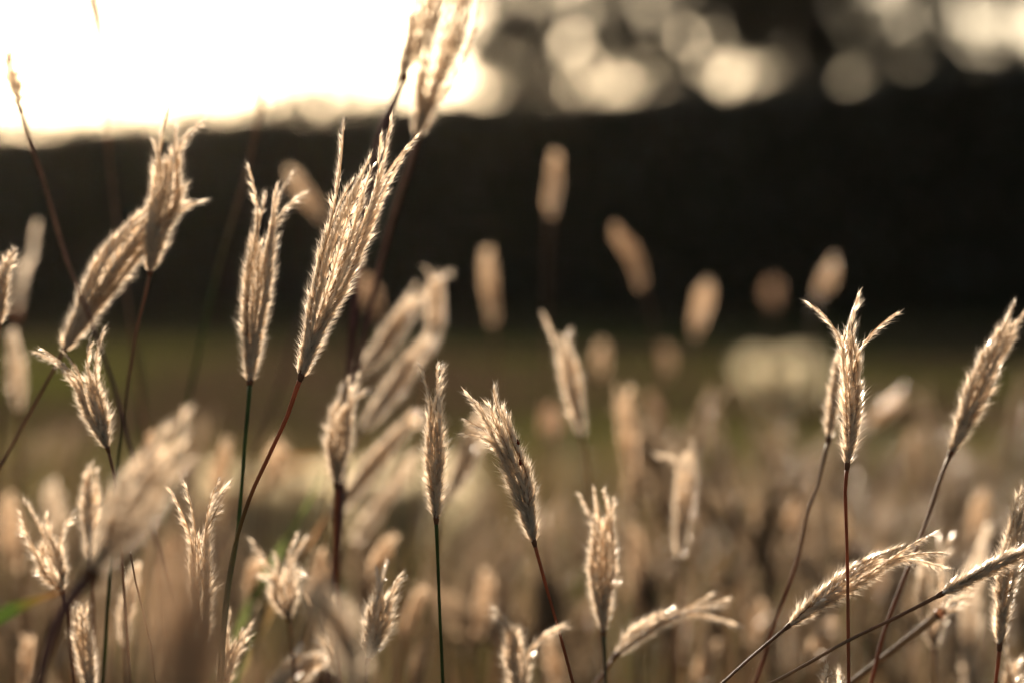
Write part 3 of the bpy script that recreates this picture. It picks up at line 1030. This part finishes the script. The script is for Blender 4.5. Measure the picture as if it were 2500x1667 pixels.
leaf_blade('bright green leaf blade with an orange tip, entering from the lower left edge', 0.62, [(150, 1442), (110, 1450), (60, 1472), (0, 1500), (-70, 1545)], 0.0019, (0.14, 0.06, 0.02), (0.030, 0.050, 0.010), 0.03, 0.03)
leaf_blade('upper of two blurred green-brown leaf blades before the pale slab', 0.97, [(790, 1150), (755, 1220), (715, 1290), (680, 1350)], 0.0019, (0.10, 0.12, 0.04), (0.08, 0.11, 0.03))
leaf_blade('lower of two blurred green-brown leaf blades before the pale slab', 0.95, [(800, 1250), (765, 1310), (725, 1365), (690, 1430)], 0.0019, (0.22, 0.12, 0.06), (0.07, 0.09, 0.03))
leaf_blade('dark green blurred leaf blade beside the small arching head at the bottom', 0.85, [(622, 1540), (600, 1590), (575, 1640), (560, 1700)], 0.0028, (0.06, 0.09, 0.02), (0.04, 0.08, 0.015))
leaf_blade('withered orange leaf blade lying level above the pale slab', 1.7, [(815, 1128), (765, 1126), (715, 1130), (680, 1150)], 0.0022, (0.40, 0.16, 0.04), (0.12, 0.06, 0.03), 0.12)


# ------------------------------------------------------------------ two tiny bugs on the arching head
def bug(label, x, y, d):
    bag = Bag()
    for (cz, rz, rx) in ((0.0, 0.00075, 0.00045), (0.00085, 0.00032, 0.0003)):
        P = np.array([(0, 0, cz + rz * q) for q in (-1, -.75, -.3, .2, .7, 1)])
        V, F = tube(P, rx * np.array([.15, .65, .98, 1., .65, .15]), 8)
        bag.add(V, F, (.1, .02, .01))
    for s in (-1, 1):
        for q in (-.0004, 0, .0004):
            V, F = tube(np.array([(s * .0003, 0, q), (s * .0007, -.0002, q * 1.5), (s * .0009, .0003, q * 1.9)]), .00005, 3)
            bag.add(V, F, (.05, .01, .01))
    me = bag.mesh('bug', M_BUG)
    smooth_mesh(me)
    o = link('bug', me)
    o.location = at(x, y, d)
    o.rotation_euler = (0.1, -0.25, 0.4)
    tag(o, label, 'insect')


bug('tiny dark red bug, upper of two on the left-arching seed head', 1265, 1080, 0.722)
bug('tiny dark red bug, lower of two on the left-arching seed head', 1270, 1130, 0.722)

# ------------------------------------------------------------------ the crowd of blurred stalks behind
protos = []
for i in range(8):
    g = random.Random(100 + i)
    Ls = g.uniform(0.045, 0.062)
    bend = g.uniform(-.25, .25)
    C3 = curve([(0, 0, 0), (bend * Ls * .15, 0, Ls * .5), (bend * Ls * .6, 0, Ls)], 20)
    bags = build_head(C3, g.uniform(0.009, 0.015), 7, [(C3[-1] + np.array([g.uniform(-.012, .012), 0, .004]), .7)], False, TONE, .1, 1.1)
    big = Bag()
    for b in bags:
        big.add(np.vstack(b.V), np.vstack(b.F), np.vstack(b.C) * np.array([1.0, .88, .74]) * (.46, .34, .27, .21, .19, .37, .17, .23)[i])
    P = curve([(0, 0, -.30), (g.uniform(-.01, .01), .01, -.15), (0, 0, 0)], 12)
    V, F = tube(P, 0.0006, 5)
    cst = np.array(STEMC[g.choice(['brown', 'red', 'green', 'tan'])])
    protos.append((big.mesh('seed_head', M_HEAD), mesh_np('stem', V, F, M_STEM, np.broadcast_to(cst, V.shape)), big, (V, F, cst)))


def crowd_spots(g, n):
    out = []
    while len(out) < n:
        d = 1.2 + 5.2 * g.random() ** 2.3
        x = g.uniform(-1, 1) * (0.235 * d + 0.06)
        px = 1250 + x / d * FPX
        dens = noise.noise(Vector((x * 2.6, d * 1.4, 3.1))) * 0.9 + 0.45
        dens += 0.35 * sm((px - 1350) / 500) + 0.25 * sm((450 - px) / 300)
        if 560 < px < 1060 and d < 4.2:
            dens -= 0.30
        if 1250 < px < 1750:
            dens -= 0.25
        if g.random() > dens:
            continue
        y = max(960, g.normal(1260, 170) + (80 if 900 < px < 1500 else 0))
        if px < 650:
            y += 60
        ztop = 0.45 - (y - 690) / FPX * d
        if ztop < 0.09:
            continue
        out.append((d, x, ztop))
    return sorted(out)


gc = np.random.default_rng(5)
spots = crowd_spots(gc, 330)
CROWD = 'blurred stalks crowding the field behind'
rest = Bag()
for i, (d, x, zt) in enumerate(spots):
    hm, smesh, big, stv = protos[int(gc.integers(0, 8))]
    yaw, tilt, sc = gc.uniform(0, 6.28), gc.normal(0, .36), gc.uniform(.65, 1.25)
    hz = max(0.03, zt - 0.052 * sc)
    if i < 300:
        e = bpy.data.objects.new('field_stalk', None)
        COL.objects.link(e)
        e.location = (x, d, 0)
        tag(e, 'out-of-focus pale seed stalk, one of the crowd filling the lower field behind', 'grass stalk', CROWD)
        h = link('seed_head', hm, e)
        h.location = (0, 0, hz)
        h.rotation_euler = (gc.normal(0, .2), tilt, yaw if abs(tilt) < .2 else gc.normal(0, .4))
        h.scale = (sc, sc, sc)
        s = link('stem', smesh, e)
        s.location = (0, 0, hz)
        s.rotation_euler = (0, 0, yaw)
        s.scale = (1, 1, (hz + .01) / .30)
    else:
        c, s_ = math.cos(yaw), math.sin(yaw)
        ct, st = math.cos(tilt), math.sin(tilt)
        R = np.array([[c, -s_, 0], [s_, c, 0], [0, 0, 1]]) @ np.array([[ct, 0, st], [0, 1, 0], [-st, 0, ct]])
        rest.add(np.vstack(big.V) @ R.T * sc + np.array([x, d, hz]), np.vstack(big.F), np.vstack(big.C))
        V = stv[0] * np.array([1, 1, (hz + .01) / .30]) + np.array([x, d, hz])
        rest.add(V, stv[1], stv[2])
tag(link('distant_grass', rest.mesh('distant_grass', M_HEAD)), 'farther mass of pale seed heads melting together across the field', 'grass', kind='stuff')
print('tris', sum(len(m.polygons) for m in bpy.data.meshes), 'objects', len(bpy.data.objects))
